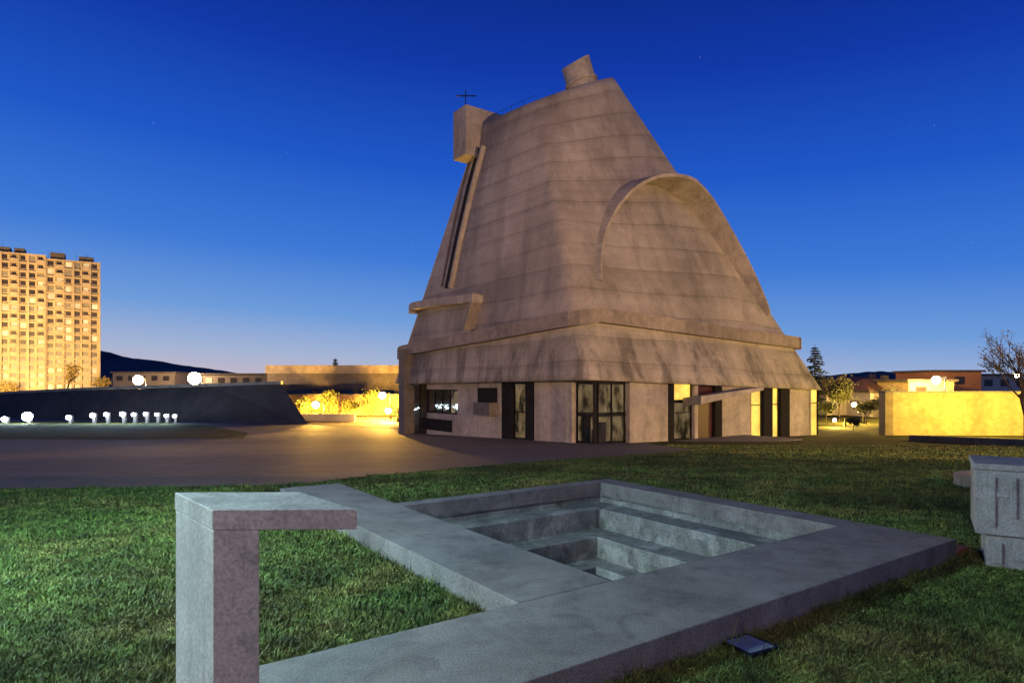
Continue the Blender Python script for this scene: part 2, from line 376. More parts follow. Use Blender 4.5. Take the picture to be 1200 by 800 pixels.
sweep('gutter_band_lower',[(458,421),(480,416),(520,409),(580,399),(640,388),(680,381),(698,378),(715,380),(760,386),(820,394),(880,402),(930,408),(945,410)],1.0,.6,M_concd)
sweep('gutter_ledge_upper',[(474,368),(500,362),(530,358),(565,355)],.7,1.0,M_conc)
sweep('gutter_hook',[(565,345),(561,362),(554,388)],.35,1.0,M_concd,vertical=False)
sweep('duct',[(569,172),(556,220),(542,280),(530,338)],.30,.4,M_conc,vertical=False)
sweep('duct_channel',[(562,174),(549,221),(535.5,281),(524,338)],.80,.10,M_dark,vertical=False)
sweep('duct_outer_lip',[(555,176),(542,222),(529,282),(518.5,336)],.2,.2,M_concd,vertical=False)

# arch canopy
nr=(R*.28-L*.96); nr=Vector((nr.x,nr.y,0)).normalized()
ap=[(703,330),(703,304),(707,277),(715,251),(727,230),(742,219),(758,217),(776,222),(795,234),(814,252),(836,280),(858,310),(879,341),(898,370)]
def cat(P,sub):
    out=[]
    for i in range(len(P)-1):
        p0=P[max(0,i-1)];p1=P[i];p2=P[i+1];p3=P[min(len(P)-1,i+2)]
        for k in range(sub):
            t=k/sub
            out.append(tuple(.5*((2*p1[a])+(-p0[a]+p2[a])*t+(2*p0[a]-5*p1[a]+4*p2[a]-p3[a])*t*t+(-p0[a]+3*p1[a]-3*p2[a]+p3[a])*t**3) for a in (0,1)))
    out.append(P[-1]); return out
AP=cat(ap,5); H3=[hit(*p) for p in AP]; n=len(H3)
cen=sum((h[0] for h in H3),Vector())/n
v=[];f=[]
for i,(p,nn) in enumerate(H3):
    t=i/(n-1)
    sm=min(1,max(0,(t-.12)/.45)); sm=sm*sm*(3-2*sm)
    d=.25+2.5*sm*min(1,max(0,(1-t)/.45))**.7
    a=H3[max(0,i-1)][0];b_=H3[min(n-1,i+1)][0]; tg=(b_-a).normalized(); out=tg.cross(nr).normalized()
    if out.dot(p-cen)<0: out=-out
    th_=.28
    flare=out*(.10*d)
    v+=[p-nr*1.2,p+nr*d+flare,p+nr*d+flare+out*th_,p-nr*1.2+out*(th_+.2)]
for i in range(n-1):
    for k in range(4): f.append((i*4+k,i*4+(k+1)%4,(i+1)*4+(k+1)%4,(i+1)*4+k))
f.append((0,1,2,3)); f.append(tuple((n-1)*4+k for k in (3,2,1,0)))
arch=mesh('arch_canopy',v,f,M_conc,ch)

# summit box, cross, railing, tube
bx=W(546,180,57)
obox('bell_box',bx,R*4.3,L*2.2,(0,0,4.4),M_conc,ch,.02)
obox('bell_box_back',bx+R*4.31+L*.3+Vector((0,0,2.6)),R*.9,L*1.8,(0,0,1.8),M_conc,ch,.02)
A=Acc(); cr=bx+R*.3+L*.6+Vector((0,0,4.35))
A.box(cr,(.08,0,0),(0,.08,0),(0,0,1.6)); A.box(cr+Vector((-.85,-.003,1.05)),(1.8,0,0),(0,.086,0),(0,0,.08)); A.done('cross',M_black,ch)
A=Acc(); prev=None
for i in range(9):
    ph=math.radians(180+i*5.5); p=toppt(ph); q=TC.lerp(Vector((p.x,p.y,0)),.96); p=Vector((q.x,q.y,p.z-.35))
    if i%2==0: A.cyl(p,p+Vector((0,0,.9)),.015,.015,5)
    if prev: A.cyl(prev+Vector((0,0,.9)),p+Vector((0,0,.9)),.016,.016,5)
    prev=p
A.done('roof_railing',M_black,ch)
p0=W(689,124,57); p1=W(674,73,57); ax=(p1-p0).normalized(); uu=Vector((1,0,0)); uu=(uu-ax*uu.dot(ax)).normalized(); ww=ax.cross(uu)
if ww.y<0: ww=-ww
v=[];f=[];n=32;r=1.32
for ring,(rr) in enumerate((r,r,r-.16,r-.16)):
    for i in range(n):
        a=2*math.pi*i/n; rad=uu*math.cos(a)+ww*math.sin(a)
        if ring==0: v.append(p0+rad*rr)
        elif ring in (1,2): v.append(p1+rad*rr+ax*(.30*math.cos(a)+.45*math.sin(a)))
        else: v.append(p0+rad*rr+ax*1.6)
for q in range(3):
    for i in range(n): f.append((q*n+i,q*n+(i+1)%n,(q+1)*n+(i+1)%n,(q+1)*n+i))
f.append(tuple(range(3*n,4*n)))
mesh('light_cannon',v,f,M_conc,ch)
v=[]
for z in (.0,.35):
    for i in range(n):
        a=2*math.pi*i/n; v.append(p0+ax*(1.9+z*.8)+(uu*math.cos(a)+ww*math.sin(a))*(r+.14))
f=[(i,(i+1)%n,n+(i+1)%n,n+i) for i in range(n)]+[tuple(range(n)),tuple(range(n,2*n))]
mesh('light_cannon_collar',v,f,M_conc,ch)

# ground floor
WC=C0+R*1.2+L*.7
def sof(d,px,off=0):
    o=WC; k=(px-CX)/F; return (k*o.y-o.x)/(d.x-k*d.y)
ZB=-3.3; ZT=2.35
def panel(face,x0,x1,kind,nm,zb=None,zt=None,th=.4,out=0):
    d=L if face=='L' else R; inn=(R if face=='L' else L)
    s0,s1=sorted((sof(d,x0),sof(d,x1))); s0+=.003; s1-=.003
    base=WC+d*s0-inn*out; w=s1-s0
    zb=ZB if zb is None else zb; zt=ZT if zt is None else zt
    if kind=='c': obox(nm,base+Vector((0,0,zb)),d*w,inn*th,(0,0,zt-zb),M_conc,ch,.02)
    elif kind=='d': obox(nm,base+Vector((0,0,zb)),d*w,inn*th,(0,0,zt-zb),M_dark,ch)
    elif kind=='r': obox(nm,base+inn*.3+Vector((0,0,zb)),d*w,inn*.1,(0,0,zt-zb),M_red,ch)
    elif kind in('g','y'):
        nm_=max(1,round(w/1.5)); fr=Acc()
        for i in range(nm_+1):
            fr.box(base+d*(w-.08)*(i/nm_)+inn*.1+Vector((0,0,zb)),d*.08,inn*.12,(0,0,zt-zb))
        for z in (zb,zt-.12): fr.box(base+inn*.11+Vector((0,0,z)),d*w,inn*.1,(0,0,.12))
        if zt-zb>3: fr.box(base+inn*.112+Vector((0,0,-.0 if kind=='g' else .4)),d*w,inn*.09,(0,0,.07))
        fr.done(nm+'_frame',M_dark,ch)
        gm=M_glass if kind=='g' else M_lit
        obox(nm+'_pane',base+inn*(.14 if kind=='g' else .26)+Vector((0,0,zb)),d*w,inn*.02,(0,0,zt-zb),gm,ch)
panel('L',696,674,'g','corner_glazing_l'); panel('L',673.5,666,'c','fin_1',out=.25)
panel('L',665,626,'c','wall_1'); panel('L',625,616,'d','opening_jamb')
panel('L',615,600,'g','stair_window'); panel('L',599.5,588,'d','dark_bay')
panel('L',587.5,560,'c','wall_2a'); panel('L',559.7,536,'c','wall_2b')
panel('L',535.5,500,'g','office_window',zb=-.55,zt=1.7); panel('L',535.5,500,'c','office_spandrel',zb=ZB,zt=-.55); panel('L',535.5,500,'c','office_lintel',zb=1.7,zt=ZT)
panel('L',499.5,482,'g','end_window')
o=WC+L*sof(L,530)-R*.02
A=Acc(); A.box(o+Vector((0,0,-2.2)),L*(sof(L,495)-sof(L,530)),-R*.03,(0,0,1.1)); A.done('low_window_strip',M_dark,ch)
A=Acc(); s=sof(L,585); A.box(WC+L*s-R*1.0+Vector((0,0,-.35)),L*2.4,R*1.0,(0,0,.15)); 
A.box(WC+L*s-R*1.0+Vector((0,0,-.2)),L*2.4,R*.06,(0,0,.9)); A.box(WC+L*(s+.002)-R*.94+Vector((0,0,-.2)),L*.06,R*.9,(0,0,.9))
A.done('balcony',M_darkc,ch)
panel('L',583,560,'d','balcony_door',zb=-.2,zt=1.9,th=.05,out=.03)
pp=WC+L*sof(L,491)-R*1.6
obox('end_pier',pp+Vector((0,0,-3.2)),L*1.3,R*1.1,(0,0,3.2+5.6),M_darkc,ch,.03)
panel('R',702,734,'g','corner_glazing_r'); panel('R',735,741,'c','fin_2',out=.25); panel('R',742,783,'c','wall_3')
panel('R',784,790,'d','jamb_2'); panel('R',790.5,812,'y','lobby_window',zb=.9); panel('R',790.5,812,'g','lobby_door',zb=ZB,zt=.9)
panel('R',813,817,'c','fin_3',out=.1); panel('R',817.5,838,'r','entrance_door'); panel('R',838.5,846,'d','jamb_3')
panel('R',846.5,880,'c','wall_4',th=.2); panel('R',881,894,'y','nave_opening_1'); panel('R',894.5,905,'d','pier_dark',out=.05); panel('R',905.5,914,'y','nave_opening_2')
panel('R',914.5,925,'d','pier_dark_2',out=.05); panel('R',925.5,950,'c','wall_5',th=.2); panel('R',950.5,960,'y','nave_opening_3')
A=Acc();A.box(WC-R*.001+Vector((-.12,-.12,ZB)),(.24,0,0),(0,.24,0),(0,0,ZT-ZB));A.done('corner_mullion',M_dark,ch)
for nm,o,d,inn in (('back_wall_1',WC+L*27.5,R,L),('back_wall_2',WC+R*27.0,L,R)):
    obox(nm,o+Vector((0,0,ZB)),d*27,inn*.4,(0,0,ZT-ZB),M_conc,ch)
obox('interior_core',WC+R*2.6+L*2.6+Vector((0,0,ZB)),R*21,L*21,(0,0,ZT-ZB-.2),M_int,ch)
A=Acc()
for k,(s_,t_) in enumerate(((.9,.9),(1.6,1.1),(1.0,2.0))):
    A.box(WC+R*s_+L*t_+Vector((0,0,-2.6)),R*.5,L*.4,(0,0,1.6+.5*k))
A.box(WC+R*.3+L*.3+Vector((0,0,-.05)),R*5,L*5,(0,0,.16)); A.done('interior_furniture',M_darkc,ch)
s0=sof(R,800); s1=sof(R,868)
v=[WC+R*s0+Vector((0,0,.55)),WC+R*(s0-1.2)-L*2.6+Vector((0,0,.75)),WC+R*(s1-2.0)-L*3.4+Vector((0,0,1.75)),WC+R*s1+Vector((0,0,1.7))]
v2=[x+Vector((0,0,.6)) for x in v]
v2[3]=v[3]+Vector((0,0,.2)); v2[2]=v[2]+Vector((0,0,.25))
mesh('entrance_canopy',v+v2,[(0,1,2,3),(4,5,6,7),(0,1,5,4),(1,2,6,5),(2,3,7,6),(3,0,4,7)],M_conc,ch,bevel=.03)
obox('entrance_pad',WC+R*(s0-1)-L*5.0+Vector((0,0,-2.6)),R*9,L*4.99,(0,0,.60),M_slab,ch)

# ---------------------------------------------------------------- lamps
def light(name,kind,loc,col,power,size=.3,target=None,angle=None,blend=.5,parent=None):
    l=bpy.data.lights.new(name,kind); l.color=col; l.energy=power; l.shadow_soft_size=size
    o=bpy.data.objects.new(name,l); scene.collection.objects.link(o); o.location=loc
    if kind=='SPOT': l.spot_size=math.radians(angle); l.spot_blend=blend
    if target is not None: o.rotation_euler=(Vector(target)-Vector(loc)).to_track_quat('-Z','Y').to_euler()
    if parent: o.parent=parent
    return o
def sphere_mesh(name,c,r,mat,parent,seg=16):
    bm=bmesh.new(); bmesh.ops.create_uvsphere(bm,u_segments=seg,v_segments=seg//2,radius=r); bmesh.ops.translate(bm,verts=bm.verts,vec=c)
    me=bpy.data.meshes.new(name); bm.to_mesh(me); bm.free(); me.materials.append(mat)
    for p in me.polygons: p.use_smooth=True
    o=bpy.data.objects.new(name,me); scene.collection.objects.link(o); o.parent=parent; return o
def street_lamp(px,py,Y,power,col=(1,.6,.2),r=.28,arm=1.2,mat=None,base=None):
    e=empty('street_lamp'); h=W(px,py,Y); zb=gz(Y) if base is None else base
    A=Acc(); A.cyl((h.x+arm,h.y,zb),(h.x+arm,h.y,h.z+.3),.11,.07,8); A.cyl((h.x+arm,h.y,h.z+.3),(h.x-.1,h.y,h.z+.42),.06,.05,8)
    A.cyl((h.x+arm,h.y,zb),(h.x+arm,h.y,zb+.6),.18,.16,8)
    A.box((h.x-.45,h.y-.2,h.z+r*.8),(.95,0,0),(0,.4,0),(0,0,.16)); A.done('pole',M_black,e)
    sphere_mesh('lantern',h,r,mat or M_lampy,e)
    light('lamp_light','POINT',(h.x,h.y-.1,h.z-r-.1),col,power,.2,parent=e)
    return e
def added_mast(loc,target,col,power,angle,blend,size=.4):  # added lamp on a pole outside the view, put in for its light
    e=empty('added_light_mast'); x,y,z=loc; A=Acc(); A.cyl((x,y,gz(y)),(x,y,z+.3),.14,.08,10); A.box((x-.4,y-.25,z+.3),(.8,0,0),(0,.5,0),(0,0,.25)); A.done('added_mast',M_black,e)
    light('added_light','SPOT' if angle else 'POINT',(x,y,z),col,power,size,target,angle,blend,e)
added_mast((34,-10,6),(11,58,13),(1,.60,.31),155000,44,.45,1.0)  # added warm lights, unseen, aimed at the church faces and skirt
added_mast((-34,6,6),(0,60,10),(1,.55,.29),48000,46,.6,1.0)
added_mast((44,36,4),(18,50,2),(1,.60,.22),18000,100,.8,.6)
added_mast((30,4,8),(13,24,-1),(1,.62,.24),24000,75,.9,.6)  # added warm light off to the right to brighten the lawn
added_mast((-6.2,5.0,3.9),None,(.60,.95,.95),6000,None,0,.25)  # added cool lights off to the left for grass and basin
added_mast((-9,9,4.5),(1.5,9,0),(.7,.85,1),2000,90,.8,.3)
added_mast((-3,-8,5),(0,7,0),(1,.80,.72),4800,62,.9,.4)  # added warm fill behind the camera for the foreground

street_lamp(162,445,100,18000,(1,.6,.25),r=.75); street_lamp(228,443,100,18000,(1,.6,.25),r=.95)
street_lamp(370,474,92,46000,(1,.52,.07),r=.5); street_lamp(448,463,92,46000,(1,.52,.07),r=.5); street_lamp(455,481,84,12000,(1,.52,.07),r=.4)
street_lamp(1097,445,88,16000,(1,.6,.15),r=.55)
street_lamp(1001,474,82,9000,(1,.62,.1),r=.3);street_lamp(978,492,75,4000,(1,.65,.1),r=.2)
street_lamp(1192,440,80,2500,(1,.6,.15),r=.25)
for px,py,r_ in ((5,491,.6),(32,488,1.05),(80,489,.5),(108,486.5,.5),(124,485.5,.42),(143,485,.5),(156,485.5,.36),(170,485,.36),(183,485.5,.3),(194,487,.3),(204,487.5,.3)):
    e=empty('ground_floodlight'); Y=82.0; h=W(px,py,Y)
    A=Acc(); zg=gz(Y)
    A.box((h.x-.16,h.y+.3,zg-.05),(.32,0,0),(0,.4,0),(0,0,h.z-zg-.1)); A.box((h.x-.3,h.y+.22,h.z-.26),(.6,0,0),(0,.3,0),(0,0,.5)); A.done('housing',M_darkc,e)
    sphere_mesh('lens',h,r_*.55,M_lampw,e,12); light('beam','POINT',(h.x,h.y-1.2,h.z+.3),(.55,.78,1),900*r_,.1,parent=e)

# ---------------------------------------------------------------- left embankment
M_bank=concrete('dark_embankment',(.055,.040,.034),.25,3,.45,.6,.08,pits=.6)
em=empty('stadium_embankment')
cols=[(362,497,330,450),(250,494,250,452.5),(100,491,100,457),(0,489,0,462),(-200,486,-200,470),(-500,482,-500,474)]
v=[]
for bx_,by_,tx,ty in cols:
    b0=G(bx_,by_); Yt=b0.y+5; t0=W(tx,ty,Yt); t1=Vector((t0.x*1.25-1,t0.y+24,t0.z)); v+=[Vector((b0.x,b0.y,b0.z-.2)),t0,t1,Vector((t1.x,t1.y,-3.2))]
f=[]
for i in range(len(cols)-1):
    for k in range(3): f.append((i*4+k,i*4+k+1,(i+1)*4+k+1,(i+1)*4+k))
f.append((0,1,2,3))
mesh('bank',v,f,M_bank,em)
v2=[]
for i in range(len(cols)):
    t0=v[i*4+1]; v2+=[t0+Vector((0,-.25,.02)),t0+Vector((0,.5,.02)),t0+Vector((0,.5,.4)),t0+Vector((0,-.25,.4))]
f=[]
for i in range(len(cols)-1):
    for k in range(4): f.append((i*4+k,i*4+(k+1)%4,(i+1)*4+(k+1)%4,(i+1)*4+k))
f+=[(0,1,2,3)]
mesh('coping',v2,f,M_concd,em)

# stadium canopy slab behind
st_=empty('stadium_canopy')
p=W(313,440,112); q=W(470,440,112)
obox('roof_slab',(p.x,112,CAMZ-1.0),(q.x-p.x+14,0,0),(0,14,0),(0,0,4.1),M_darkc,st_,.05)
obox('roof_edge',(p.x-.2,111.7,CAMZ+1.9),(q.x-p.x+14,0,0),(0,.298,0),(0,0,1.4),M_roofc,st_)
A=Acc()
for px in (318,366,414,462):
    x=W(px,450,113).x; A.box((x,113,-2.9),(.8,0,0),(0,.8,0),(0,0,CAMZ-1.02+2.9))
A.done('columns',M_roofc,st_)
yw=empty('yard_retaining_wall'); p=W(338,460,104); q=W(480,460,104)
obox('wall',(p.x-6,104,-3),(q.x-p.x+16,0,0),(0,.5,0),(0,0,3.4),M_yellow,yw); obox('coping',(p.x-6.1,103.9,.402),(q.x-p.x+16.2,0,0),(0,.7,0),(0,0,.2),M_conc,yw)
M_pave=plain('yard_gravel',(.16,.11,.06),.9,nscale=1.5)
sheet('gravel_yard',[(366,497),(474,503),(480,490),(480,484),(345,484)],M_pave,.04)
fe=empty('yard_fence'); A=Acc(); p=G(362,493); q=G(476,494)
for i in range(34):
    a=p.lerp(q,i/33); A.cyl((a.x,a.y,a.z),(a.x,a.y,a.z+1.4),.04,.04,5)
for z in (.3,.8,1.35): A.cyl((p.x,p.y,p.z+z),(q.x,q.y,q.z+z),.03,.03,5)
A.done('posts_and_rails',M_black,fe)
rp=empty('garden_wall')
obox('ramp_wall',W(352,487,88)+Vector((0,0,-1)),(8,-2,0),(0,.4,0),(0,0,1.3),M_white,rp)

# ---------------------------------------------------------------- apartment tower
M_apt=concrete('apartment_concrete',(.50,.40,.26),.05,.6,.8,.1,.02,grain=.85)
M_wd=plain('dark_window',(.035,.025,.02),.3,nscale=.3)
M_wl=emis('lit_window',(1,.70,.32),1.1,vary=.4,vscale=.2)
M_wm=emis('dim_window',(1,.55,.18),.25,vary=.5,vscale=.2)
def block(name,w_tot,off,ztop,depth,bay,storey,lit,piv,rot,setb=0):
    e=empty(name); Y=0; x1=-off; x0=-off-w_tot; zb=-4
    e.location=(piv[0],piv[1],0); e.rotation_euler=(0,0,rot); Y=setb
    obox('core',(x0,Y+.9,zb),(x1-x0,0,0),(0,depth,0),(0,0,ztop-zb),M_apt,e)
    A=Acc(); nf=int((ztop-zb)/storey); nb=int(round((x1-x0)/bay)); bw=(x1-x0)/nb
    for k in range(nf+1): A.box((x0-.1,Y-.05,ztop-k*storey-.45),(x1-x0+.2,0,0),(0,.96,0),(0,0,.42))
    for i in range(nb+1): A.box((x0+i*bw-.14,Y-.1,zb),(.28 if i%3 else .55,0,0),(0,1.02,0),(0,0,ztop-zb+.05))
    for k in range(nf):
        for i in range(nb):
            if i%3==1: A.box((x0+i*bw+.2,Y+.0,ztop-(k+1)*storey-.04),(bw-.4,0,0),(0,.12,0),(0,0,1.0))
    A.done('facade_grid',M_apt,e)
    D=Acc();Lt=Acc();Dm=Acc()
    for k in range(nf):
        for i in range(nb):
            r_=random.random(); T=Lt if r_<lit else (Dm if r_<lit+.2 else D)
            z=ztop-(k+1)*storey
            T.box((x0+i*bw+.42,Y+.84,z+(.6 if i%3!=1 else .2)),(bw*random.choice((.55,.65,.6)),0,0),(0,.05,0),(0,0,storey*(.54 if i%3!=1 else .7)))
    for s,t_ in (('windows_dark',(D,M_wd)),('windows_lit',(Lt,M_wl)),('windows_dim',(Dm,M_wm))):
        if t_[0].v: t_[0].done(s,t_[1],e)
    Rf=Acc(); x=x0+1
    while x<x1-4:
        w=random.uniform(2.5,5); h=random.choice((1.2,1.8,2.4)); Rf.box((x,Y+1.5,ztop),(w,0,0),(0,5,0),(0,0,h)); x+=w+random.uniform(1,4)
    for _ in range(6):
        x=random.uniform(x0,x1); Rf.cyl((x,Y+4,ztop),(x,Y+4,ztop+3.5),.06,.04,4)
    Rf.done('roof_plant',M_darkc,e)
    return e
Y=220; piv=W(116,300,Y); rot=math.radians(31)
block('apartment_tower',14.8,0,W(0,303,213).z,14,2.3,2.75,.16,piv,rot)
block('apartment_tower',40,14.9,W(0,294,205).z,14,2.3,2.75,.16,piv,rot,-1.0)
light('street_glow','SPOT',(-120,150,3),(1,.60,.20),400000,1,(-152,213,8),95,1)
light('street_glow','SPOT',(-140,140,3),(1,.60,.20),380000,1,(-175,200,6),95,1)

M_pale=plain('pale_render',(.55,.5,.42),.8,nscale=.2)
M_palegrey=plain('grey_render',(.20,.165,.13),.8,nscale=.2)
def lowb(name,px0,px1,pyt,Y,mat,lit=.2,dep=10,roof=None):
    e=empty(name); a=W(px0,pyt,Y); b_=W(px1,pyt,Y); zb=gz(Y)-.5
    obox('walls',(a.x,Y,zb),(b_.x-a.x,0,0),(0,dep,0),(0,0,a.z-zb),mat,e)
    obox('roof_slab',(a.x-.4,Y-.4,a.z+.002),(b_.x-a.x+.8,0,0),(0,dep+.8,0),(0,0,.35),M_darkc,e)
    D=Acc();Lt=Acc()
    z=a.z-1.9
    while z>zb+1:
        x=a.x+1
        while x<b_.x-2:
            (Lt if random.random()<lit else D).box((x,Y-.05,z),(1.5,0,0),(0,.1,0),(0,0,1.2)); x+=2.9
        z-=3
    if D.v: D.done('windows',M_wd,e)
    if Lt.v: Lt.done('windows_lit',M_wl,e)
    if roof:
        zt=a.z+.36; xa,xb=a.x-.5,b_.x+.5
        mesh('pitched_roof',[(xa,Y-.6,zt),(xb,Y-.6,zt),(xb,Y+dep+.6,zt),(xa,Y+dep+.6,zt),(xa+1.5,Y+dep/2,zt+roof),(xb-1.5,Y+dep/2,zt+roof)],[(0,1,5,4),(1,2,5),(2,3,4,5),(3,0,4),(0,3,2,1)],M_tile,e)
        A=Acc(); A.box(((xa+xb)/2+1,Y+dep/2-1,zt+roof*.4),(.8,0,0),(0,.8,0),(0,0,roof*.9)); A.done('chimney',M_darkc,e)
    return e
M_tile=plain('roof_tiles',(.16,.08,.05),.85,nscale=1)
lowb('school_building',132,205,437,160,M_palegrey,.1)
lowb('school_building',236,318,439,150,M_palegrey,.15)
light('street_glow','POINT',(-78,146,6),(1,.66,.34),22000,1)
rw=empty('yellow_boundary_wall')
p=W(1030,460,60)
prism('wall',[(p.x,60),(p.x+.25,59.4),(p.x+.8,59.1),(p.x+45,56),(p.x+45,57),(p.x+1,60.4)],-3.3,p.z,M_yellow,rw); 
prism('coping',[(p.x-.1,60),(p.x+.2,59.3),(p.x+.8,58.98),(p.x+45,55.9),(p.x+45,57.1),(p.x+1,60.5)],p.z+.003,p.z+.16,M_conc,rw)
lowb('flat_roofed_house',1065,1118,447,92,M_yellow,.3,8); lowb('apartment_house',1090,1150,436,100,plain('orange_render',(.45,.2,.09),.8,nscale=.3),.45,9)
lowb('terraced_house',1128,1215,440,115,M_pale,.3,9)
lowb('tiled_house',968,1012,462,105,M_pale,.3,8,2.2); lowb('tiled_house',1005,1050,456,120,plain('brown_render',(.3,.2,.13),.8,nscale=.3),.25,9,2.0)
lowb('tiled_house',1020,1062,460,98,M_pale,.2,8,1.8)
light('wall_flood','POINT',(39,53,.3),(1,.66,.09),4600,.4); light('wall_flood','POINT',(47,51,.3),(1,.66,.09),4600,.4)
light('street_glow','POINT',(52,84,5),(1,.6,.15),12000,.5)
lk=empty('low_planter_wall'); a=G(1065,516); b_=G(1215,523)
d=(b_-a); nn=Vector((-d.y,d.x,0)).normalized()
obox('wall',a+Vector((0,0,-.3)),d,nn*.35,(0,0,.62),M_darkc,lk); obox('coping',a+Vector((0,0,.325))-nn*.05,d,nn*.45,(0,0,.09),M_slab,lk)

# hills
def hill(name,pts,Y,mat):
    v=[];f=[]
    P=cat(pts,6)
    for px,py in P:
        t=W(px,py+random.uniform(-.5,.5),Y); v+=[(t.x,Y-300,-3.5),t,(t.x,Y+500,-3.5)]
    for i in range(len(P)-1):
        for k in range(2): f.append((i*3+k,i*3+k+1,(i+1)*3+k+1,(i+1)*3+k))
    return mesh(name,v,f,mat,None,True)
M_hill=plain('distant_hills',(.06,.05,.055),1,nscale=.01)
hill('hills',[(-400,425),(-100,415),(60,408),(118,411),(145,418),(180,422),(215,428),(260,434),(310,441),(420,446),(600,447),(800,446),(940,442),(1000,437),(1030,435),(1060,437),(1100,436),(1160,440),(1300,436),(1600,430)],1500,M_hill)

# ---------------------------------------------------------------- trees
M_bark=plain('bark',(.07,.05,.035),.95)
def leafmat(n,c):
    m,nt,b=newmat(n); tc=N(nt,'ShaderNodeTexCoord').outputs['Object']; a=noise(nt,tc,1.2,3)
    r=ramp(nt,a,[(.3,tuple(x*.4 for x in c)),(.7,tuple(x*1.3 for x in c))]); nt.links.new(r.outputs[0],b.inputs['Base Color']); b.inputs['Roughness'].default_value=.8; return m
M_lf=leafmat('foliage',(.09,.10,.025)); M_lfd=leafmat('conifer_needles',(.025,.04,.02)); M_lfs=leafmat('spring_leaves',(.16,.12,.04))
def tree(name,base,h,crown,leaves,lsize,mat,depth=5,spread=.6,seed=1,r0=None):
    rnd=random.Random(seed); e=empty(name); A=Acc(); tips=[]
    def grow(p,d,l,r,k):
        q=p+d*l
        A.cyl(p,q,r,r*.7,6 if k>2 else 4,False)
        if k<=2: tips.append((p,q))
        if k==0: return
        for _ in range(3 if k>1 else 2):
            nd=(d+Vector((rnd.uniform(-1,1),rnd.uniform(-1,1),rnd.uniform(-.35,.7)))*spread*crown).normalized()
            grow(p.lerp(q,rnd.uniform(.6,1)),nd,l*rnd.uniform(.6,.85),r*.6,k-1)
    r0=r0 or h*.022
    grow(Vector(base),Vector((rnd.uniform(-.05,.05),0,1)),h*.3,r0,depth)
    A.done('trunk_and_limbs',M_bark,e)
    Lf=Acc()
    for _ in range(leaves):
        p,q=rnd.choice(tips); c=p.lerp(q,rnd.uniform(.2,1.2))+Vector((rnd.gauss(0,1),rnd.gauss(0,1),rnd.gauss(0,1)))*lsize*1.6
        a=Vector((rnd.gauss(0,1),rnd.gauss(0,1),rnd.gauss(0,1))).normalized()*lsize; b=a.orthogonal().normalized()*lsize*.6
        Lf.add([c-a,c-b,c+a,c+b],[(0,1,2,3)])
    if leaves: Lf.done('crown_leaves',mat,e)
def conifer(name,base,h,rad,seed=1):
    rnd=random.Random(seed); e=empty(name); A=Acc(); b=Vector(base); A.cyl(b,b+Vector((0,0,h)),h*.02,.03,7); Lf=Acc()
    for k in range(26):
        t=.12+.86*k/26; z=h*t
        for i in range(7):
            a=rnd.uniform(0,6.28); l=rad*(1-t)**.8*rnd.uniform(.6,1.15)+.15; d=Vector((math.cos(a),math.sin(a),-.18)); p=b+Vector((0,0,z)); q=p+d*l; A.cyl(p,q,.04,.015,4,False)
            for _ in range(14):
                c=p.lerp(q,rnd.uniform(.15,1.05))+Vector((rnd.gauss(0,.12),rnd.gauss(0,.12),rnd.gauss(0,.1)))*l*.6; s=rnd.uniform(.12,.3)*h/10
                u_=Vector((rnd.gauss(0,1),rnd.gauss(0,1),rnd.gauss(0,.4))).normalized()*s; w_=u_.orthogonal().normalized()*s*.4
                Lf.add([c-u_,c-w_,c+u_,c+w_],[(0,1,2,3)])
    A.done('trunk_and_branches',M_bark,e); Lf.done('needles',M_lfd,e)
def tb_(px,Y): return Vector(((px-CX)/F*Y,Y,gz(Y)-.1))
tree('bare_tree',tb_(1203,40),8.4,1.0,1100,.08,M_lfs,6,.62,3,.16)
conifer('conifer_tree',tb_(955,92),(450-402)/F*92+5,3.0,4)
tree('deciduous_tree',tb_(983,88),6.5,1.1,1500,.2,M_lf,5,.6,5); tree('deciduous_tree',tb_(1015,80),4.2,1.2,1200,.16,M_lf,5,.6,6)
tree('deciduous_tree',tb_(1050,92),5.5,1.1,1000,.18,M_lf,5,.6,7); tree('deciduous_tree',tb_(968,80),3.6,1.2,900,.15,M_lf,5,.6,17)
conifer('conifer_tree',tb_(393,150),11.5,2.4,8); tree('deciduous_tree',tb_(270,190),8.5,1.,900,.4,M_lfd,4,.6,9)
tree('deciduous_tree',tb_(385,98),4.6,1.2,1300,.16,M_lf,5,.6,10); tree('deciduous_tree',tb_(432,96),5.0,1.2,1300,.16,M_lf,5,.6,11)
tree('deciduous_tree',tb_(358,96),3.6,1.3,1300,.16,M_lf,5,.6,21); tree('deciduous_tree',tb_(410,99),3.4,1.3,1300,.16,M_lf,5,.6,22)
tree('deciduous_tree',tb_(78,190),12,.9,700,.3,M_lfs,5,.5,12); tree('deciduous_tree',tb_(10,185),6,1.2,1300,.35,M_lfs,5,.6,13); tree('deciduous_tree',tb_(120,190),9,.9,700,.3,M_lfs,5,.5,14)
tree('shrub',tb_(470,88),2.2,1.4,1200,.1,M_lf,4,.8,15); tree('shrub',tb_(1000,70),2.0,1.4,1000,.1,M_lf,4,.8,16)

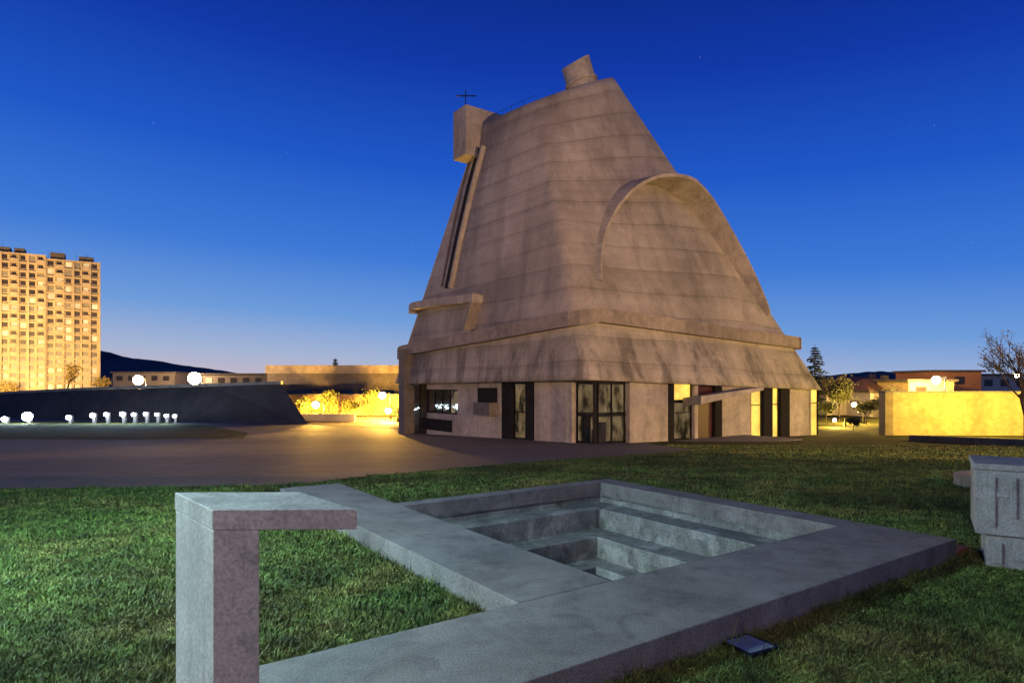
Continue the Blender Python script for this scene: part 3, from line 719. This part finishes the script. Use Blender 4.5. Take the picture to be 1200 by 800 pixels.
# ---------------------------------------------------------------- grass blades (one object)
def inpoly(x,y,poly):
    ins=np.zeros(len(x),bool); n=len(poly)
    for i in range(n):
        x0,y0=poly[i];x1,y1=poly[(i+1)%n]
        c=((y0>y)!=(y1>y)); 
        xi=(x1-x0)*(y-y0)/(y1-y0+1e-12)+x0
        ins^=(c&(x<xi))
    return ins
n=1000000
u=np.random.rand(n); y0,y1=2.2,42.0
Yv=(y0**-.75*(1-u)+y1**-.75*u)**(-1/.75)
X=(np.random.rand(n)*2-1)*(Yv*.95+.4)
X+=.02*np.sin(Yv*23+X*7); Yv=Yv+.02*np.sin(X*29)
jx=X+.12*np.sin(Yv*5)+np.random.normal(0,.05,n); jy=Yv+.12*np.sin(X*4.3)+.06*np.sin(X*13)+np.random.normal(0,.06,n)
keep=~inpoly(jx,jy,ASPH)
sx=(X-PC.x)*E1.x+(Yv-PC.y)*E1.y; tx=(X-PC.x)*E2.x+(Yv-PC.y)*E2.y
keep&=~((sx>-2.3)&(sx<2.64)&(tx>-2.7)&(tx<3.67)); keep&=~((sx>-3.29)&(sx<-2.1)&(tx>-5.32)&(tx<3)); keep&=~((sx>-7.52)&(sx<2.64)&(tx>2.37)&(tx<3.67))
X=X[keep];Yv=Yv[keep]; n=len(X)
sx=sx[keep];tx=tx[keep]
Z=np.interp(Yv,TY,TZ)
pn=np.sin(X*3.7+np.sin(Yv*2.3)*1.5)*np.sin(Yv*4.1+np.sin(X*2.9)*2)+.6*np.sin(X*9.1+Yv*3)*np.sin(Yv*8.3-X*2)
hgt=(.02+.035*np.random.rand(n)**1.5)*(1+.4*pn)*(1+np.clip(Yv-8,0,40)*.015)
hgt*=np.where(np.random.rand(n)<.012,1.9,1)
dist=np.minimum(np.where((tx>-5.3)&(tx<2.4),np.abs(sx+3.275),9),np.where((sx>-7.5)&(sx<2.62),np.minimum(np.abs(tx-3.65),np.abs(tx-2.385)),9))
hgt*=1+2.2*np.exp(-(dist/.09)**2)*np.random.rand(n)
wd=(.0016+.0016*np.random.rand(n))*np.clip(Yv/3.5,1,9)
a=np.random.rand(n)*2*np.pi; lean=hgt*(.4+1.1*np.random.rand(n)); la=np.random.rand(n)*2*np.pi
dx,dy=np.cos(a)*wd,np.sin(a)*wd
V=np.empty((n,5,3),np.float32)
V[:,0]=np.stack([X-dx,Yv-dy,Z-.005],1);V[:,1]=np.stack([X+dx,Yv+dy,Z-.005],1)
mx,my=X+np.cos(la)*lean*.35,Yv+np.sin(la)*lean*.35
V[:,2]=np.stack([mx+dx*.8,my+dy*.8,Z+hgt*.6],1);V[:,3]=np.stack([mx-dx*.8,my-dy*.8,Z+hgt*.6],1)
V[:,4]=np.stack([X+np.cos(la)*lean,Yv+np.sin(la)*lean,Z+hgt],1)
me=bpy.data.meshes.new('grass'); me.vertices.add(n*5); me.vertices.foreach_set('co',V.ravel())
base=(np.arange(n)*5)[:,None]
loops=np.concatenate([base+np.array([0,1,2,3]),base+np.array([3,2,4])],1).ravel().astype(np.int32)
me.loops.add(n*7); me.loops.foreach_set('vertex_index',loops)
ls=np.stack([np.arange(n)*7,np.arange(n)*7+4],1).ravel().astype(np.int32)
me.polygons.add(n*2); me.polygons.foreach_set('loop_start',ls)
me.update(calc_edges=True); me.materials.append(M_blade)
go=bpy.data.objects.new('grass',me); scene.collection.objects.link(go)

# ---------------------------------------------------------------- camera
cam=bpy.data.cameras.new('camera'); co=bpy.data.objects.new('camera',cam); scene.collection.objects.link(co)
co.location=(0,0,CAMZ); co.rotation_euler=(math.radians(90),0,0); cam.sensor_width=36; cam.lens=F/1200*36; cam.shift_y=50/1200; cam.clip_end=9000; cam.clip_start=.05
scene.camera=co
scene.view_settings.view_transform='Standard'; scene.view_settings.look='None'; scene.view_settings.exposure=0
